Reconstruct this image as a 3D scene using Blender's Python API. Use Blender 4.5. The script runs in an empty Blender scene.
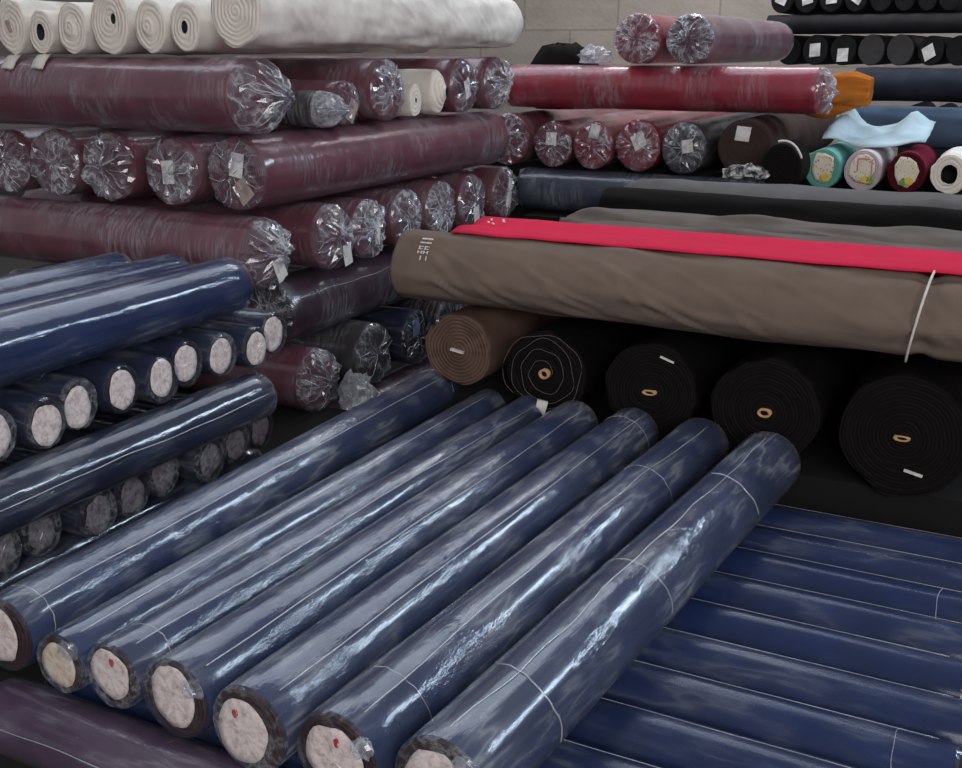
import bpy, math, random
from mathutils import Vector, noise, Matrix
C = bpy.context.scene.collection
PI = math.pi
rad = math.radians
EYE = 1.63
TH = rad(27.5)
AX = Vector((math.sin(TH), math.cos(TH), 0))      # along the angled rolls, away from the camera
BX = Vector((math.cos(TH), -math.sin(TH), 0))     # along the crosswise rolls, to the near right

# ------------------------------------------------------------------ materials
def S(c):
    return tuple((x/255/12.92 if x/255 <= .04045 else ((x/255+.055)/1.055)**2.4) for x in c) + (1,)

class NT:
    def __init__(s, name):
        s.m = bpy.data.materials.new(name); s.m.use_nodes = True
        s.t = s.m.node_tree; s.t.nodes.clear()
        s.out = s.t.nodes.new('ShaderNodeOutputMaterial')
    def n(s, kind, **kw):
        nd = s.t.nodes.new('ShaderNode'+kind)
        for k, v in kw.items():
            if k[0] == '_': nd.inputs[k[1:].replace('_', ' ')].default_value = v
            else: setattr(nd, k, v)
        return nd
    def l(s, a, b): s.t.links.new(a, b)
    def math(s, op, a, b=None, clamp=False):
        nd = s.n('Math', operation=op, use_clamp=clamp)
        for i, x in enumerate((a, b)):
            if x is None: continue
            if isinstance(x, (int, float)): nd.inputs[i].default_value = x
            else: s.l(x, nd.inputs[i])
        return nd.outputs[0]
    def coords(s, sc=(1, 1, 1)):
        tc = s.n('TexCoord'); mp = s.n('Mapping'); mp.inputs['Scale'].default_value = sc
        s.l(tc.outputs['Object'], mp.inputs['Vector'])
        oi = s.n('ObjectInfo')                                  # every roll its own pattern
        off = s.n('VectorMath', operation='SCALE'); off.inputs[0].default_value = (13.1, 7.7, 21.3)
        s.l(oi.outputs['Random'], off.inputs['Scale'])
        ad = s.n('VectorMath', operation='ADD'); s.l(mp.outputs[0], ad.inputs[0]); s.l(off.outputs[0], ad.inputs[1])
        return ad.outputs[0]
    def noise(s, sc=(1, 1, 1), scale=10, detail=3, rough=.5):
        nz = s.n('TexNoise'); nz.inputs['Scale'].default_value = scale
        nz.inputs['Detail'].default_value = detail; nz.inputs['Roughness'].default_value = rough
        s.l(s.coords(sc), nz.inputs['Vector']); return nz.outputs['Fac']
    def ramp(s, fac, stops):
        r = s.n('ValToRGB'); e = r.color_ramp.elements
        while len(e) < len(stops): e.new(.5)
        for el, (p, c) in zip(e, stops): el.position = p; el.color = c if len(c) == 4 else (*c, 1)
        s.l(fac, r.inputs[0]); return r.outputs[0]
    def bump(s, h, dist, strength=1.0):
        b = s.n('Bump'); b.inputs['Distance'].default_value = dist; b.inputs['Strength'].default_value = strength
        s.l(h, b.inputs['Height']); return b.outputs[0]
    def done(s, sh): s.l(sh, s.out.inputs[0]); return s.m

def scl(c, k): return tuple(min(1, x*k) for x in c[:3]) + (1,)

def mat_fabric(name, col, rough=.85, var=.25, weave=420, sheen=.0, folds=.0):
    t = NT(name)
    nz = t.noise((1, 1, 1), 9, 4)
    base = t.ramp(nz, [(.25, scl(col, 1-var)), (.75, scl(col, 1+var))])
    p = t.n('BsdfPrincipled'); t.l(base, p.inputs['Base Color']); p.inputs['Roughness'].default_value = rough
    p.inputs['Sheen Weight'].default_value = sheen; p.inputs['Specular IOR Level'].default_value = .12
    w = t.noise((1, 1, 1), weave, 1)
    h = w
    if folds:
        fz = t.noise((1, .35, 1), 22, 2); h = t.math('ADD', w, t.math('MULTIPLY', fz, folds))
    t.l(t.bump(h, .002, .6), p.inputs['Normal'])
    return t.done(p.outputs[0])

def mat_end(name, col, turns=150, contrast=.35, rough=.9, wob=.012):
    """The spiral of a roll's end: shade in the gaps between the cloth turns painted darker, measured from the roll's axis (local Y)."""
    t = NT(name)
    tc = t.n('TexCoord'); sp = t.n('SeparateXYZ'); t.l(tc.outputs['Object'], sp.inputs[0])
    x, z = sp.outputs[0], sp.outputs[2]
    d = t.math('SQRT', t.math('ADD', t.math('MULTIPLY', x, x), t.math('MULTIPLY', z, z)))
    nz = t.noise((1, 1, 1), 14, 2)
    d = t.math('ADD', d, t.math('MULTIPLY', nz, wob))
    a = t.math('MULTIPLY', t.math('ARCTAN2', z, x), 1/(2*PI))
    ph = t.math('ADD', t.math('MULTIPLY', d, turns), a)
    fr = t.math('PINGPONG', ph, .5)
    h = t.math('MULTIPLY', fr, 2.0)
    big = t.noise((1, 1, 1), 25, 3)
    hc = t.math('MULTIPLY', t.math('POWER', h, .45), t.math('ADD', t.math('MULTIPLY', big, .5), .75))
    base = t.ramp(hc, [(0, scl(col, 1-contrast)), (.85, scl(col, 1.12))])  # gap shade between the turns goes into the base colour
    p = t.n('BsdfPrincipled'); t.l(base, p.inputs['Base Color']); p.inputs['Roughness'].default_value = rough
    p.inputs['Specular IOR Level'].default_value = .2
    t.l(t.bump(h, .003, .8), p.inputs['Normal'])
    return t.done(p.outputs[0])

def mat_film(name, along=(1, 1, 1), scale=20, milk=.03, crease=.3, gloss=.06, rough=.12, bump=.004, tint=(.93, .93, .97), kf=.75, fpow=3.0, crinkle=0.0):
    """Clear polythene: mostly see-through, glossy, whitened where it is creased, which also paints in bright streaks."""
    t = NT(name)
    n1 = t.noise(along, scale, 3, .6)
    n2 = t.noise((1, 1, 1), 38, 3, .6)
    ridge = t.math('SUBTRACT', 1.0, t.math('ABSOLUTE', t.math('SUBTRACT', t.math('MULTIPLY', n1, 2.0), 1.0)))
    cr = t.math('POWER', ridge, 14.0)  # whitened crease lines, part of the film's bright streaks painted in
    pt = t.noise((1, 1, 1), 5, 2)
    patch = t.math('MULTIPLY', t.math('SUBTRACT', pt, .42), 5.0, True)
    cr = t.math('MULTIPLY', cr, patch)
    nb = t.math('ADD', t.math('MULTIPLY', n1, 1.0), t.math('MULTIPLY', n2, .2))
    if crinkle:         # patches where the film is finely creased
        pm = t.math('MULTIPLY', t.math('SUBTRACT', t.noise((1, .6, 1), 7, 3, .6), .46), 5.0, True)
        fine = t.noise((1.4, .5, 1.4), 60, 3, .65)
        nb = t.math('ADD', nb, t.math('MULTIPLY', t.math('MULTIPLY', fine, pm), crinkle))
        nb = t.math('ADD', nb, t.math('MULTIPLY', t.noise((1, .5, 1), 9, 2), crinkle*.5))
    nrm = t.bump(nb, bump, 1.0)
    gl = t.n('BsdfGlossy'); gl.inputs['Roughness'].default_value = rough; gl.inputs['Color'].default_value = (.95, .97, 1, 1)
    t.l(nrm, gl.inputs['Normal'])
    tr = t.n('BsdfTransparent'); tr.inputs['Color'].default_value = (*tint, 1)
    lw = t.n('LayerWeight'); lw.inputs['Blend'].default_value = .5; t.l(nrm, lw.inputs['Normal'])
    fac = t.math('ADD', t.math('MULTIPLY', t.math('POWER', lw.outputs['Facing'], fpow), kf), gloss, True)
    m1 = t.n('MixShader'); t.l(fac, m1.inputs[0]); t.l(tr.outputs[0], m1.inputs[1]); t.l(gl.outputs[0], m1.inputs[2])
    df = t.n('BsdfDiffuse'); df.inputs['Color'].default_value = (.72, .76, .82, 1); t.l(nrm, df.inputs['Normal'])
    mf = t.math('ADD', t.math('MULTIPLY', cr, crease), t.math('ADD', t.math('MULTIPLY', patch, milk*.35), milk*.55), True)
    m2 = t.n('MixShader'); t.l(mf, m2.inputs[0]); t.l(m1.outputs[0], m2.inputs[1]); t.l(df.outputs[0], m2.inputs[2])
    return t.done(m2.outputs[0])

def mat_paper(name, col, col2, scale=45, ink=None):
    t = NT(name)
    nz = t.noise((1, 1, 1), scale, 4, .65)
    st = [(.30, col2), (.55, col)]
    base = t.ramp(nz, st)
    if ink:
        k = t.noise((1, 1, 1), 130, 2)
        mask = t.ramp(k, [(.60, (0, 0, 0, 1)), (.66, (1, 1, 1, 1))])
        mx = t.n('MixRGB'); t.l(mask, mx.inputs[0]); t.l(base, mx.inputs[1]); mx.inputs[2].default_value = ink; base = mx.outputs[0]
    p = t.n('BsdfPrincipled'); t.l(base, p.inputs['Base Color']); p.inputs['Roughness'].default_value = .8
    t.l(t.bump(nz, .002, .6), p.inputs['Normal'])
    return t.done(p.outputs[0])

def mat_plain(name, col, rough=.7):
    t = NT(name)
    nz = t.noise((1, 1, 1), 60, 2)
    p = t.n('BsdfPrincipled'); t.l(t.ramp(nz, [(.3, scl(col, .85)), (.7, scl(col, 1.1))]), p.inputs['Base Color']); p.inputs['Roughness'].default_value = rough
    return t.done(p.outputs[0])

def mat_wall():
    t = NT('block_wall')
    tc = t.n('TexCoord')
    mp = t.n('Mapping'); mp.inputs['Rotation'].default_value = (rad(90), 0, 0); t.l(tc.outputs['Object'], mp.inputs[0])
    br = t.n('TexBrick'); t.l(mp.outputs[0], br.inputs['Vector'])
    br.inputs['Scale'].default_value = 1.0; br.inputs['Brick Width'].default_value = .9; br.inputs['Row Height'].default_value = .3
    br.inputs['Mortar Size'].default_value = .012; br.inputs['Mortar Smooth'].default_value = .6
    br.inputs['Color1'].default_value = S((150, 143, 137)); br.inputs['Color2'].default_value = S((141, 135, 130)); br.inputs['Mortar'].default_value = S((128, 121, 116))
    nz = t.noise((1, 1, 2.2), 2.6, 5, .6)
    mx = t.n('MixRGB', blend_type='MULTIPLY'); mx.inputs[0].default_value = .6
    t.l(br.outputs['Color'], mx.inputs[1]); t.l(t.ramp(nz, [(.25, (.62, .60, .58, 1)), (.6, (1, 1, 1, 1))]), mx.inputs[2])
    p = t.n('BsdfPrincipled'); t.l(mx.outputs[0], p.inputs['Base Color']); p.inputs['Roughness'].default_value = .9
    t.l(t.bump(t.noise((1, 1, 1), 30, 4), .01, .4), p.inputs['Normal'])
    return t.done(p.outputs[0])

M = {}
def fabric(key, rgb, end=None, **kw):
    ek = {k[4:]: kw.pop(k) for k in list(kw) if k.startswith('end_')}
    M[key] = mat_fabric(key+'_cloth', S(rgb), **kw)
    M[key+'_end'] = mat_end(key+'_spiral', S(end or rgb), **ek)
fabric('navy', (22, 42, 84), (62, 36, 40), end_turns=260)
fabric('navy2', (17, 39, 82), (40, 30, 50), end_turns=260)
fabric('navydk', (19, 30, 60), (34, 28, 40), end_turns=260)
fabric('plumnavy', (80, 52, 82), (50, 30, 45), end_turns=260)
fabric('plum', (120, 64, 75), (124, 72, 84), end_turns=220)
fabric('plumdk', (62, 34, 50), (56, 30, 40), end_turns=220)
fabric('white', (238, 228, 220), (236, 226, 216), end_turns=75, end_contrast=.12, end_wob=.03, folds=.6)
fabric('brown', (98, 78, 68), (104, 82, 72), end_turns=95, end_contrast=.5)
fabric('black', (15, 12, 12), (20, 16, 16), end_turns=110, end_contrast=.6, folds=.5)
fabric('black2', (40, 40, 43), (36, 36, 38), end_turns=160, end_contrast=.4)
fabric('charcoal', (60, 55, 58), (52, 46, 50), end_turns=160)
fabric('charcoal2', (72, 70, 72), (74, 71, 72), end_turns=160)
fabric('cover', (124, 108, 98), (95, 80, 70), folds=1.6, var=.12)
fabric('red', (222, 42, 78), (160, 30, 60), folds=.8, var=.06)
fabric('taupe', (112, 104, 99), (80, 72, 66), folds=2.0, var=.15)
fabric('grey', (104, 102, 102), (80, 78, 78), folds=1.0, var=.15)
fabric('crimson', (158, 26, 50), (150, 34, 58), end_turns=200)
fabric('crimsondull', (124, 34, 54), (118, 40, 58), end_turns=200)
fabric('mauve', (122, 78, 90), (100, 60, 72), end_turns=200)
fabric('darkbrown', (72, 56, 53), (68, 54, 50), end_turns=120)
fabric('orange', (190, 112, 44), (180, 104, 40), folds=4.0)
fabric('denim', (72, 88, 110), (60, 78, 98), folds=1.0)
fabric('slate', (56, 66, 84), (50, 58, 70), end_turns=160)
fabric('navyblack', (44, 48, 60), (40, 42, 50), folds=1.0)
fabric('teal', (120, 186, 178), (110, 178, 168), end_turns=160)
fabric('paleblue', (184, 206, 216), (180, 210, 222), folds=1.0)
fabric('pinkwhite', (210, 200, 206), (206, 190, 196), end_turns=160)
fabric('wine', (112, 22, 48), (84, 16, 32), end_turns=160)
M['film_long'] = mat_film('clear_film_lengthwise', (1.5, .22, 1.5), 15, milk=.06, crease=.22, gloss=.06, bump=.0012, rough=.17, kf=.5, crinkle=2.2)
M['film_mid'] = mat_film('clear_film_clean', (1.5, .22, 1.5), 15, milk=.03, crease=.12, gloss=.05, bump=.0012, rough=.13, kf=.5, crinkle=1.4)
M['film_low'] = mat_film('clear_film_slack', (1.3, .25, 1.3), 12, milk=.02, crease=.08, gloss=.025, bump=.0012, rough=.2, kf=.35)
M['film_trans'] = mat_film('clear_film_puckered', (.45, 3.2, .45), 16, milk=.04, crease=.25, gloss=.07, bump=.0018, rough=.2, kf=.45, crinkle=.6)
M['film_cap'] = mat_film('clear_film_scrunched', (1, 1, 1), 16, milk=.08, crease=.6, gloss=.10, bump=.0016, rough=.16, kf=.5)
M['film_capn'] = mat_film('clear_film_tight_end', (1, 1, 1), 30, milk=.03, crease=.2, gloss=.04, bump=.002, rough=.15, kf=.5)
M['film_grey'] = mat_film('cloudy_film_scrunched', (1, 1, 1), 26, milk=.35, crease=.4, gloss=.12, bump=.004, rough=.2)
M['film_edge'] = mat_film('film_edge_fold', (1, 1, 1), 60, milk=.42, crease=.3, gloss=.2, bump=.001, rough=.2)
M['label'] = mat_paper('pink_paper_label', S((250, 236, 226)), S((196, 172, 160)), 75)
M['label_y'] = mat_paper('yellowish_paper_label', S((240, 224, 200)), S((212, 178, 142)))
M['dull'] = mat_paper('dull_paper_label', S((128, 118, 122)), S((54, 46, 56)), 60)
M['tag'] = mat_paper('white_paper_tag', S((232, 228, 226)), S((205, 200, 198)), 30)
M['tag_tan'] = mat_paper('tan_paper_tag', S((182, 160, 152)), S((150, 128, 122)), 30)
M['tag_blue'] = mat_paper('blue_paper_tag', S((120, 135, 175)), S((95, 108, 150)), 30)
M['torn'] = mat_paper('torn_label', S((232, 222, 205)), S((224, 208, 170)), 20, ink=S((120, 110, 105)))
M['yellow'] = mat_plain('yellow_print', S((226, 196, 96)))
M['green'] = mat_plain('green_print', S((110, 160, 80)))
M['pinkline'] = mat_plain('red_line_print', S((220, 120, 130)))
M['redmark'] = mat_plain('red_crayon', S((205, 50, 70)))
M['tan'] = mat_plain('cardboard_core', S((196, 156, 112)))
M['whiteplain'] = mat_plain('white_cord', S((225, 220, 214)))
M['thread'] = mat_plain('pale_thread', S((150, 140, 130)))
M['hole'] = mat_plain('dark_core_hole', S((14, 12, 12)))
M['added_block'] = mat_plain('dark_gap_fill', S((10, 9, 9)), .9)  # near-black so the gaps in and under the stacks look shaded
M['floor'] = mat_plain('concrete_floor', S((58, 55, 53)), .8)
M['wall'] = mat_wall()

# ------------------------------------------------------------------ mesh helpers
class MB:
    def __init__(s): s.v = []; s.f = []; s.mi = []; s.sm = []
    def ring_grid(s, rings, mi=0, smooth=True, tri=False, close0=False, close1=False, mis=None):
        n = len(rings[0]); b = len(s.v)
        for r in rings: s.v += r
        for i in range(len(rings)-1):
            k, sm = (mis[i] if mis else (mi, smooth))
            for j in range(n):
                a, c = b+i*n+j, b+i*n+(j+1) % n
                d, e = b+(i+1)*n+(j+1) % n, b+(i+1)*n+j
                if sm: s.f.append((a, c, d, e)); s.mi.append(k); s.sm.append(True)
                else:
                    t = ((a, c, d), (a, d, e)) if (i+j) % 2 else ((a, c, e), (c, d, e))
                    for q in t: s.f.append(q); s.mi.append(k); s.sm.append(False)
        if close0: s.f.append(tuple(b+j for j in reversed(range(n)))); s.mi.append(mis[0][0] if mis else mi); s.sm.append(False)
        if close1:
            q = b+(len(rings)-1)*n; s.f.append(tuple(q+j for j in range(n))); s.mi.append(mis[-1][0] if mis else mi); s.sm.append(False)
    def box(s, c, sx, sy, sz, mi=0, rot=None):
        b = len(s.v); c = Vector(c)
        for x in (-1, 1):
            for y in (-1, 1):
                for z in (-1, 1):
                    p = Vector((x*sx/2, y*sy/2, z*sz/2))
                    if rot: p = rot @ p
                    s.v.append(tuple(c+p))
        for q in ((0, 1, 3, 2), (4, 6, 7, 5), (0, 4, 5, 1), (2, 3, 7, 6), (0, 2, 6, 4), (1, 5, 7, 3)):
            s.f.append(tuple(b+i for i in q)); s.mi.append(mi); s.sm.append(False)
    def tube(s, pts, r, n=6, mi=0):
        pts = [Vector(p) for p in pts]; rings = []
        for i, p in enumerate(pts):
            d = (pts[min(i+1, len(pts)-1)]-pts[max(i-1, 0)]).normalized()
            u = d.cross(Vector((0, 0, 1)));
            if u.length < .05: u = d.cross(Vector((1, 0, 0)))
            u.normalize(); w = d.cross(u)
            rings.append([tuple(p+u*(r*math.cos(2*PI*k/n))+w*(r*math.sin(2*PI*k/n))) for k in range(n)])
        s.ring_grid(rings, mi, close0=True, close1=True)
    def build(s, name, mats, parent=None, loc=(0, 0, 0)):
        me = bpy.data.meshes.new(name); me.from_pydata(s.v, [], s.f)
        for m in (mats if isinstance(mats, (list, tuple)) else [mats]): me.materials.append(m)
        me.polygons.foreach_set('material_index', s.mi); me.polygons.foreach_set('use_smooth', s.sm); me.update()
        o = bpy.data.objects.new(name, me); C.objects.link(o); o.location = loc
        if parent: o.parent = parent
        return o

def nz(x, y, z=0.0): return noise.noise((x, y, z))

def pol(R, a, y): return (R*math.cos(a), y, R*math.sin(a))

def struct(o, **kw): o['kind'] = 'structure'; return o
def tag(o, label, cat, group=None):
    o['label'] = label; o['category'] = cat
    if group: o['group'] = group
    return o

# ------------------------------------------------------------------ one roll of fabric
NSEG = 44
def body(L, r, seed, o):
    """The rolled cloth: a long slightly uneven cylinder with layered ends, or a ring-ridged end with a core hole."""
    m = MB(); N = 120 if o.get('fine') else NSEG
    hole = o.get('hole', 0); cone = o.get('cone', 0); flat = o.get('flat', 0); off = o.get('off', 0)
    amp = o.get('amp', .005)*r/.1
    r = r-(.0065 if len(KINDS[o['kind']]) > 1 else .3*o.get('amp', .018)*r/.1+.5*o.get('dents', 0)+.001)
    amp_ = 0
    def rr(a, y, k=1.0):
        w = 1+ (amp*.6/r*.1)*nz(math.cos(a)*1.2+seed, math.sin(a)*1.2, y*2.1) if False else 1
        d = amp*(.55*nz(math.cos(a)*1.1+seed*3.1, math.sin(a)*1.1+seed, y*2.3)+.35*nz(math.cos(a)*2.6+seed, math.sin(a)*2.6, y*6+seed))
        R = r*w + d*.5*k
        for yc, dp in o.get('pinch', ()):
            R -= dp*math.exp(-((y-yc)/.022)**2)*(1+.25*math.sin(9*a))
            R += dp*.35*math.exp(-((y-yc)/.16)**2)*math.sin(7*a+yc*3)
        if o.get('dents'):
            R += o['dents']*(nz(math.cos(a)*2.2+seed, math.sin(a)*2.2+y*3.5, y*2.2)**2*2.2-.4)
        if o.get('creases'):
            for (yc, ac, sl, ln, wd, dp) in o['creases']:      # drawn folds that run slantwise over the roll
                da = (a-ac+PI) % (2*PI)-PI
                t = (y-yc)-sl*da
                R += dp*math.exp(-(t/wd)**2)*math.exp(-(da/ln)**2)-dp*.6*math.exp(-((t-wd*1.8)/wd)**2)*math.exp(-(da/ln)**2)
        if o.get('rumple'):
            q = max(0, 1-(y+L/2)/o['rumple']); R += r*.22*q*nz(math.cos(a)*2.5, y*16+seed, math.sin(a)*2.5)-r*.25*q*q
        return R
    def P(a, y, k=1.0, R=None):
        R = rr(a, y) if R is None else R
        x, yy, z = pol(R*k, a, y)
        if flat and z < 0: z *= 1-flat/r
        return (x, yy, z)
    rings, mis = [], []
    an = [2*PI*j/N for j in range(N)]
    # near end, from centre (or the hole) out
    turns = o.get('ridges', 9)
    k0 = (hole/r) if hole else .02
    y0 = -L/2
    ex, ez = (.22*r, .05*r) if off else (0, 0)
    if hole:
        for yy in (.12, 0.0):
            rings.append([(ex+hole*math.cos(a), y0+yy-(cone*.9 if cone else 0), ez+hole*1.25*math.sin(a)) for a in an]); mis.append((2 if yy else 1, True))
    for i in range(2*turns):
        k = k0+(1-k0)*(i+1)/(2*turns+1)*.985
        dy = (.0022 if i % 2 else -.0016)*r/.1*o.get('ridge', 1.0)
        wob = r*.05*(1-k)
        ring = []
        for a in an:
            R = rr(a, y0)*k*(1+.035*nz(math.cos(a)*1.3+seed, math.sin(a)*1.3, k*3))
            q = (1-k)**1.0
            bulge = r*.05*nz(math.cos(a)*k*2+seed*2, math.sin(a)*k*2, 1.7)
            yy = y0+dy+bulge*(1-k**6) - cone*q
            if o.get('knob') and k < .36: yy -= .012
            ring.append((R*math.cos(a)+ex*(1-k), yy, (R*math.sin(a)*(1-(flat/r if flat and math.sin(a) < 0 else 0)))+ez*(1-k)))
        rings.append(ring); mis.append((1, True))
    rings.append([P(a, y0+.002, .985) for a in an]); mis.append((0, True))
    M_ = max(6, int(L/(.014 if o.get('fine') else .055)))
    for i in range(M_+1):
        y = y0+.010+(L-.02)*i/M_
        rings.append([P(a, y) for a in an]); mis.append((0, True))
    rings.append([P(a, L/2-.002, .985) for a in an]); mis.append((1, True))
    for k in (.9, .5, .05): rings.append([P(a, L/2-.001*k, k) for a in an]); mis.append((1, True))
    m.ring_grid(rings, mis=mis, close0=True, close1=True)
    return m

def film(L, r, seed, o, mats):
    """The polythene sleeve: a slack shell round the cloth, folded or gathered over both ends."""
    m = MB(); N = NSEG; cap = o.get('cap', 'tight'); ext = o.get('ext', .03)
    an = [2*PI*j/N for j in range(N)]
    def rw(a, y): return r-.0035+.0014*nz(math.cos(a)*1.8+seed, math.sin(a)*1.8, y*3+seed)+.0014*abs(nz(math.cos(a)*5+seed, math.sin(a)*5, y*1.2))
    rings, mis = [], []
    def capr(sign, kind, e):
        if kind == 'bag':   # gathered to a knot beyond the cloth
            prof = [(e, .05), (e*1.05, .14), (e*.80, .34), (e*.72, .50), (e*.60, .68), (e*.45, .84), (e*.25, .95)]; am = .035
        elif kind == 'flat':
            prof = [(.014, .03), (.020, .16), (.017, .32), (.019, .5), (.016, .68), (.013, .84), (.007, .95)]; am = .024
        else:
            prof = [(.0075, .03), (.0075, .2), (.0075, .4), (.0075, .58), (.008, .74), (.0075, .87), (.005, .96)]; am = .0045
        out = []
        for y, k in prof:
            ring = []
            for a in an:
                pl = abs(nz(a*2.2+seed*5, k*1.5, seed))*1.2+.6*abs(nz(math.cos(a)*k*5+seed, math.sin(a)*k*5, seed*2))
                yy = y+am*(pl-.25)*(1 if kind != 'tight' else .9)
                kk = k*(1+.10*nz(a*2.5, k*4+seed, 3.0) if kind == 'bag' else 1)
                ring.append(pol((r-.0035)*kk, a, sign*(L/2+max(.0055, yy))))
            out.append(ring)
        return out
    near = capr(-1, cap, ext)
    for g in near: rings.append(g); mis.append((1, False))
    mis[-1] = (1, False)
    n = max(8, int(L/.05))
    for i in range(n+1):
        y = -L/2+.001+(L-.002)*i/n
        rings.append([pol(rw(a, y), a, y) for a in an]); mis.append((0, True))
    fr = capr(1, 'tight' if cap == 'tight' else 'flat', .03); fr.reverse()
    mis[-1] = (1, False)
    for g in fr: rings.append(g); mis.append((1, False))
    m.ring_grid(rings, mis=mis, close0=True, close1=True)
    if cap in ('flat', 'bag'):
        rnd = random.Random(int(seed*77)); j0 = rnd.randrange(N)
        for c in range(9 if cap == 'flat' else 13):     # folds of doubled film running in from the rim
            j = (j0+int(c*N/(9 if cap == 'flat' else 13))+rnd.randint(-2, 2)) % N
            top = rnd.choice((0, 0, 1, 2, 3)); pts = []; jj = j
            for g in range(6, top-1, -1):
                v = near[g][jj % N]; pts.append((v[0], v[1]-.0012, v[2])); jj += rnd.choice((-1, 0, 0, 1))
            if len(pts) > 2: m.tube(pts, rnd.uniform(.0009, .0022)*r/.11, 5, 2)
    return m

def disc(rx, rz, y, seed, c=(0, 0), t=.0015, jag=.06, n=30):
    m = MB(); R0, R1 = [], []
    for j in range(n):
        a = 2*PI*j/n; k = 1+jag*nz(math.cos(a)*1.7+seed, math.sin(a)*1.7, seed)+jag*.5*nz(math.cos(a)*6, math.sin(a)*6, seed)
        R0.append((c[0]+rx*k*math.cos(a), y+t, c[1]+rz*k*math.sin(a))); R1.append((c[0]+rx*k*math.cos(a), y, c[1]+rz*k*math.sin(a)))
    inner = [[(c[0]+(p[0]-c[0])*q, y-.0012*math.sin(j*2.3+seed)*q*(1-q)*4, c[1]+(p[2]-c[1])*q) for j, p in enumerate(R1)] for q in (.75, .4, .03)]
    m.ring_grid([R0, R1]+inner, close0=True, close1=True)
    return m

def sheet(w, h, y, c, ang, seed, t=.0012, curl=.004, nx=6):
    """A paper tag on a roll end: a slightly curled rectangle with thickness, in the end's plane."""
    m = MB(); top, bot = [], []
    ca, sa = math.cos(ang), math.sin(ang)
    for i in range(nx+1):
        for j in range(nx+1):
            u, v = i/nx-.5, j/nx-.5
            x, z = u*w+v*w*.06, v*h
            dy = curl*(nz(u*2+seed, v*2, seed)+.4*math.cos(3*u))
            p = (c[0]+x*ca-z*sa, y-dy, c[1]+x*sa+z*ca)
            bot.append((p[0], p[1]+t, p[2])); top.append(p)
    b = len(top); m.v = top+bot; k = nx+1
    def f(q): m.f.append(q); m.mi.append(0); m.sm.append(False)
    for i in range(nx):
        for j in range(nx):
            a = i*k+j
            f((a, a+k, a+k+1, a+1)); f((b+a, b+a+1, b+a+k+1, b+a+k))
    for i in range(nx):
        for (a, c2) in ((i*k, (i+1)*k), ((i+1)*k+nx, i*k+nx), (i+1, i), (nx*k+i, nx*k+i+1)):
            f((a, b+a, b+c2, c2))
    return m

def grid_solid(P, t, n1, n2, mi=0):
    """A cloth sheet given by a grid of points P[i][j], with thickness t downwards."""
    m = MB(); k = n2+1
    for i in range(n1+1):
        for j in range(n2+1): m.v.append(tuple(P[i][j]))
    b = len(m.v)
    for i in range(n1+1):
        for j in range(n2+1): q = P[i][j]; m.v.append((q[0], q[1], q[2]-t))
    def f(q): m.f.append(q); m.mi.append(mi); m.sm.append(True)
    for i in range(n1):
        for j in range(n2):
            a = i*k+j; f((a, a+k, a+k+1, a+1)); f((b+a, b+a+1, b+a+k+1, b+a+k))
    for i in range(n1):
        f((i*k, b+i*k, b+(i+1)*k, (i+1)*k)); a = i*k+n2; f((a, a+k, b+a+k, b+a))
    for j in range(n2):
        f((j, j+1, b+j+1, b+j)); a = n1*k+j; f((a, b+a, b+a+1, a+1))
    return m

# kind -> cloth, film on the body, film on the ends, default cap
KINDS = {
 'navy_top': ('navy', 'film_long', 'film_capn', 'tight'), 'navy_low': ('navy2', 'film_low', 'film_capn', 'tight'),
 'plum_navy': ('plumnavy', 'film_long', 'film_capn', 'tight'), 'navy_end': ('navydk', 'film_mid', 'film_capn', 'tight'),
 'navy_dark_end': ('navydk', 'film_mid', 'film_capn', 'tight'), 'navy_shiny': ('navy', 'film_mid', 'film_capn', 'tight'),
 'navy_top2': ('navy', 'film_mid', 'film_capn', 'tight'), 'navy_mid': ('navydk', 'film_mid', 'film_capn', 'tight'),
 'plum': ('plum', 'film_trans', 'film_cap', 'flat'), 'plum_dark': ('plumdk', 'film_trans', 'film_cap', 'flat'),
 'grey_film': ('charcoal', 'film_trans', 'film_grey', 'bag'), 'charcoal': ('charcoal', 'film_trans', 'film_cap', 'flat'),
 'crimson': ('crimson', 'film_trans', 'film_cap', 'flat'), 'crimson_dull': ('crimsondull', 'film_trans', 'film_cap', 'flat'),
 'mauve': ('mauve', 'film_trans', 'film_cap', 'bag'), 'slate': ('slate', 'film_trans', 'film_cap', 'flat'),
 'white': ('white',), 'brown': ('brown',), 'black': ('black',), 'black2': ('black2',), 'charcoal2': ('charcoal2',),
 'cover': ('cover',), 'red': ('red',), 'taupe_grey': ('taupe',), 'grey': ('grey',), 'darkbrown': ('darkbrown',),
 'orange': ('orange',), 'denim': ('denim',), 'navy_black': ('navyblack',), 'teal': ('teal',), 'pinkwhite': ('pinkwhite',), 'wine': ('wine',),
}
ROLL = {}
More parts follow.
